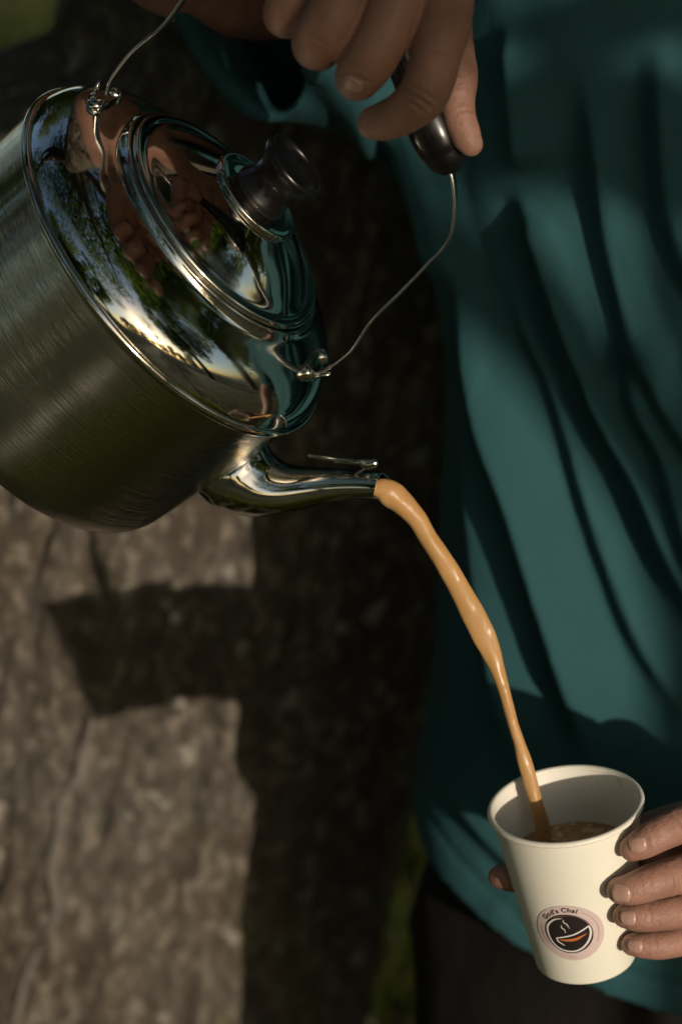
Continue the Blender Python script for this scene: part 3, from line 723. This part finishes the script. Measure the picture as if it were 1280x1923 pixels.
# ---- fingernails laid on the finger tips
def nail(P, Fq, px_, py_, du, dv, lu, lv, nx=0, ny=0):
    bv = BVHTree.FromPolygons([Vector(p) for p in P], Fq)
    d = (W(px_, py_, 1) - CAMP).normalized(); hit = bv.ray_cast(CAMP, d)
    if not hit[0]: return
    n_ = (hit[1] + CT * .35).normalized(); U = (CR * du + CU * dv); U = (U - n_ * U.dot(n_)).normalized(); Vv = n_.cross(U)
    V, F = [], []; A, B = 12, 10
    for i in range(A + 1):
        for j in range(B + 1):
            s_, t_ = 2 * i / A - 1, 2 * j / B - 1
            # rounded square
            x = s_ * math.sqrt(1 - t_ * t_ * .38); y = t_ * math.sqrt(1 - s_ * s_ * .38)
            o_ = hit[0] + U * x * lu + Vv * y * lv + n_ * .02
            h2 = bv.ray_cast(o_, -n_)
            p = h2[0] if h2[0] else hit[0]
            e = max(abs(s_), abs(t_)); V.append(p + n_ * (.0009 - .0009 * (e > .95) + .0002 * x))
    for i in range(A):
        for j in range(B): F.append((i * (B + 1) + j, (i + 1) * (B + 1) + j, (i + 1) * (B + 1) + j + 1, i * (B + 1) + j + 1))
    mk('fingernail', V, F, m_nail, bodyp, world=True)
nail(P2, Fq2, 1196, 1586, -1, -.1, .0048, .0043)
nail(P2, Fq2, 1165, 1680, -1, 0, .0052, .0047)
nail(P2, Fq2, 1178, 1724, -1, 0, .0044, .0040)
nail(P2, Fq2, 1191, 1777, -1, 0, .0042, .0036)
nail(P1, Fq1, 660, 158, -.4, -1, .0040, .0056)

# ---- shirt: torso tube + sleeve, merged, then folded
def torso():
    V, F = [], []; NA = 96; rows_ = []
    zs = [1.47, 1.45, 1.42, 1.38, 1.32, 1.25, 1.15, 1.05, .95, .85, .78, .72, .66]
    for z in zs: rows_.append((z, 0))
    rows_ += [(.66, 1), (.72, 1), (.78, 1), (.80, 2)]
    for z, kind in rows_:
        sh_ = 1.0 if z < 1.38 else math.sqrt(max(.02, 1 - ((z - 1.38) / .10) ** 2)) * .75 + .2
        a_ = (.213 + .012 * sstep(.9, .7, z)) * sh_; b_ = (.122 + .012 * sstep(.95, .7, z)) * min(1, sh_ * 1.15)
        if kind == 1: a_ -= .007; b_ -= .007
        if kind == 2: a_ *= .02; b_ *= .02
        for k in range(NA):
            t = 2 * math.pi * k / NA; ct, st_ = math.cos(t), math.sin(t)
            e = .66; x = .282 + a_ * math.copysign(abs(ct) ** e, ct); y = 1.515 + b_ * math.copysign(abs(st_) ** e, st_)
            zz = z
            if z < .84:   # hem rises towards the sides
                hem = .668 + .088 * max(0, -ct) ** 1.6 + .03 * max(0, ct) ** 2
                zz = .84 - (.84 - z) * (.84 - hem) / (.84 - .66)
            V.append((x + SHP.x, y + SHP.y, zz))
    nr = len(rows_)
    for i in range(nr - 1):
        for k in range(NA): F.append((i * NA + k, i * NA + (k + 1) % NA, (i + 1) * NA + (k + 1) % NA, (i + 1) * NA + k))
    F.append(tuple(range(NA))); F.append(tuple((nr - 1) * NA + k for k in range(NA)))
    return V, F
def sleeve():
    ax = [(W(452, 60, 1.345), .050, .043), (W(500, 48, 1.365), .054, .045), (W(575, 10, 1.40), .070, .052), (W(680, -20, 1.43), .098, .060), (W(780, -30, 1.45), .125, .07), (W(880, -60, 1.46), .12, .07)]
    inner = [(W(456, 58, 1.347), .0445, .0375), (W(500, 48, 1.365), .047, .038), (W(560, 18, 1.395), .048, .038), (W(600, 5, 1.41), .040, .03)]
    q = catmull([(*p, a, b) for p, a, b in ax], 5)[::-1] + catmull([(*p, a, b) for p, a, b in inner], 5)
    V, F = [], []; SG = 56; n = len(q)
    T = (ax[0][0] - ax[2][0]).normalized()
    for i, r in enumerate(q):
        up = Vector((0, 0, 1)); up = (up - T * up.dot(T)).normalized(); sd = T.cross(up)
        for k in range(SG):
            t = 2 * math.pi * k / SG
            droop = 1 + .12 * max(0, -math.cos(t)) ** 3
            lean = T * (.022 * math.cos(t)) if i > 3 else Vector()
            V.append(Vector(r[:3]) + up * r[3] * math.cos(t) * droop + sd * r[4] * math.sin(t) + lean)
    for i in range(n - 1):
        for k in range(SG): F.append((i * SG + k, i * SG + (k + 1) % SG, (i + 1) * SG + (k + 1) % SG, (i + 1) * SG + k))
    F.append(tuple(range(SG))); F.append(tuple((n - 1) * SG + k for k in range(SG)))
    return V, F
tl = limb([(Vector((.45, 1.46, 1.36)), .075), (Vector((.52, 1.42, 1.25)), .075), (Vector((.56, 1.38, 1.14)), .07)])
gus = limb([(W(770, 20, 1.46), .06), (W(885, 200, 1.46), .055), (W(965, 420, 1.46), .055), (W(1000, 640, 1.475), .055), (W(1010, 860, 1.50), .045)])
PS, NS_, FS = remesh(*merge([torso(), sleeve(), tl, gus]), .0028, 6)
px_, py_, dd_ = proj(PS)
front = np.clip(NS_ @ np.array(CT) * 1.6 + .25, 0, 1)
folds = [  # polylines of the dark side of each fold, (depth, width)
    ([(960, 330), (1000, 400), (1022, 450), (1040, 510), (1087, 648), (1132, 771), (1196, 895), (1245, 1018), (1300, 1127), (1400, 1300)], .018, 27),
    ([(1100, 100), (1125, 300), (1146, 450), (1176, 573), (1196, 657), (1215, 730)], .012, 28),
    ([(1160, 600), (1196, 746), (1240, 835), (1265, 920), (1295, 1018), (1340, 1140)], .014, 22),
    ([(1195, 600), (1222, 687), (1247, 746), (1290, 815), (1360, 920)], .012, 20),
    ([(845, 420), (880, 598), (914, 722), (934, 820), (964, 920), (988, 1008), (1018, 1117), (1048, 1220), (1080, 1330), (1120, 1480)], .014, 31),
    ([(930, 440), (985, 600), (1030, 697), (1070, 820), (1105, 944), (1146, 1068), (1196, 1191), (1255, 1290), (1330, 1410)], .0075, 24),
    ([(830, 540), (856, 700), (870, 850), (880, 980), (895, 1100), (915, 1220), (940, 1350), (960, 1450)], .007, 26),
    ([(1235, 60), (1245, 300), (1270, 440), (1340, 600)], .012, 30),
    ([(600, 90), (690, 260), (750, 340), (800, 460), (830, 560)], .010, 26),
    ([(560, 90), (640, 210), (720, 300)], .007, 18),
    ([(960, 30), (975, 200), (985, 330)], .009, 30),
    ([(830, 1440), (910, 1560), (1000, 1660)], .006, 26),
    ]
disp = np.zeros(len(PS))
for pts, A, wd in folds:
    q = np.array([a for a in catmull(pts, 6)]); best = np.full(len(PS), 1e9); sg = np.zeros(len(PS)); tt = np.zeros(len(PS))
    for i in range(len(q) - 1):
        a, b_ = q[i], q[i + 1]; vv_ = b_ - a; L2 = (vv_ ** 2).sum()
        t = np.clip(((px_ - a[0]) * vv_[0] + (py_ - a[1]) * vv_[1]) / L2, 0, 1)
        ex, ey = px_ - a[0] - vv_[0] * t, py_ - a[1] - vv_[1] * t; ds = np.hypot(ex, ey)
        m_ = ds < best; best = np.where(m_, ds, best)
        sg = np.where(m_, np.sign(-(vv_[0] * ey - vv_[1] * ex)), sg); tt = np.where(m_, (i + t) / (len(q) - 1), tt)
    s = best * sg / wd       # positive = right of the line
    prof_ = np.where(s > 0, np.exp(-s / 2.6), 0) + np.where(s <= 0, np.exp(-(-s / 2.6)) * (2 * sstep(-1.7, 0, s) - 1), 0)
    fade = sstep(0, .22, tt) * sstep(1.0, .80, tt)
    fade = np.where((tt <= 0) | (tt >= 1), np.exp(-best / 40) * 0, fade)
    disp += A * 1.35 * prof_ * fade
nz = np.array([noise.noise(Vector(p) * 6.0) * .002 + noise.noise(Vector(((p[0] + .35 * p[2]) * 17, p[1] * 6, p[2] * 2.2))) * .0045 + noise.noise(Vector(((p[0] + .42 * p[2]) * 42, p[1] * 14, p[2] * 5))) * .0022 for p in PS])
PS = PS + NS_ * ((disp * front) + nz)[:, None]
# stitched hem line: a shallow groove above the edge
ctv = np.clip((PS[:, 0] - .276) / .222, -1, 1); ctv = np.sign(ctv) * np.abs(ctv) ** (1 / .66)
hz = .668 + .088 * np.maximum(0, -ctv) ** 1.6 + .03 * np.maximum(0, ctv) ** 2
PS = PS - NS_ * (.0022 * np.exp(-((PS[:, 2] - hz - .024) / .003) ** 2))[:, None]
shirt = mk('shirt', PS.tolist(), FS, m_shirt, person, world=True)
sm = shirt.modifiers.new('s', 'SMOOTH'); sm.iterations = 3

# ---- trousers
parts = []
for sx in (-1, 1):
    parts.append(limb([(Vector((.28 + sx * .06, 1.53, .86)), .092), (Vector((.28 + sx * .10, 1.525, .70)), .100), (Vector((.28 + sx * .115, 1.50, .45)), .088), (Vector((.28 + sx * .12, 1.52, .20)), .074), (Vector((.28 + sx * .12, 1.53, .05)), .072)], 6, 32))
PT, NT, FT = remesh(*merge(parts), .006, 3)
nz = np.array([1 - abs(noise.noise(Vector((p[0] * 9 + p[2] * 3, p[1] * 9, p[2] * 2.2)))) * 2.5 for p in PT]) * .012
PT = PT + NT * nz[:, None] + np.array((-.018, -.07, 0))
mk('trousers', PT.tolist(), FT, m_trouser, person, world=True)
for sx in (-1, 1):
    v_, f_ = limb([(Vector((.26 + sx * .12, 1.49, .045)), .04), (Vector((.26 + sx * .125, 1.41, .045)), .042), (Vector((.26 + sx * .13, 1.31, .03)), .032)])
    mk('shoe', v_, f_, m_shoe, person, world=True)
v_, f_ = limb([(Vector((.244, 1.46, 1.64)), .07), (Vector((.244, 1.45, 1.70)), .088), (Vector((.244, 1.42, 1.755)), .07)])
mk('hair', v_, f_, m_hair, person, world=True)

# ------------------------------------------------------------------ added unseen tree on the sun's side, leaves placed to shade hand and chest
KS = 2.5
def shade_ball(px, py, d, rpx):
    p = W(px, py, d) + sdir * KS; return (p.x, p.y, p.z, rpx * d / K)
balls = [shade_ball(*b) for b in (
    (560, 0, 1.16, 95), (660, 30, 1.16, 110), (750, 20, 1.15, 100), (720, 130, 1.15, 85), (790, 120, 1.14, 52), (640, 110, 1.15, 70), (740, 215, 1.15, 50), (680, 210, 1.15, 50), (560, 90, 1.16, 50), (820, 20, 1.14, 60),
    (900, 190, 1.42, 85), (980, 210, 1.42, 85), (1070, 250, 1.42, 95), (1110, 320, 1.42, 70), (1020, 300, 1.42, 60), (900, 280, 1.42, 60), (1150, 230, 1.42, 60),
    (1250, 60, 1.42, 110), (1170, 30, 1.42, 70), (1280, 160, 1.42, 60), (330, 20, 1.34, 60), (400, 60, 1.36, 55), (450, 30, 1.37, 55), (510, 40, 1.38, 50), (900, 60, 1.42, 60), (960, 40, 1.42, 50), (1090, 30, 1.42, 40))]
bc = Vector((sum(b[0] for b in balls) / len(balls), sum(b[1] for b in balls) / len(balls), 0))
yt = empty('added_shade_tree', Matrix.Translation((bc.x + .35, bc.y - .35, 0)), 'added unseen slim tree, its small dark leaves placed to shade the hand and chest', 'tree')
o_ = Vector((bc.x + .35, bc.y - .35, 0))
loc = [(b[0] - o_.x, b[1] - o_.y, b[2], b[3]) for b in balls]
tw_ = [limb([(Vector((0, 0, -.05)), .028), (Vector((.02, 0, .7)), .022), (Vector((-.02, .05, 1.4)), .016), (Vector((.02, 0, 2.4)), .007)], 4, 10)]
mk('trunk', *tw_[0], m_bark, yt)
tops = [limb([(Vector((0, .02, b[2] - .25)), .008), (Vector((b[0] * .5, b[1] * .5, b[2] - .06)), .005), (Vector(b[:3]), .002)], 3, 6) for b in loc[::3]]
mk('branches', *merge(tops), m_bark, yt)
leaf_cloud('crown', loc, 7000, .016, m_leaf, yt, 11)
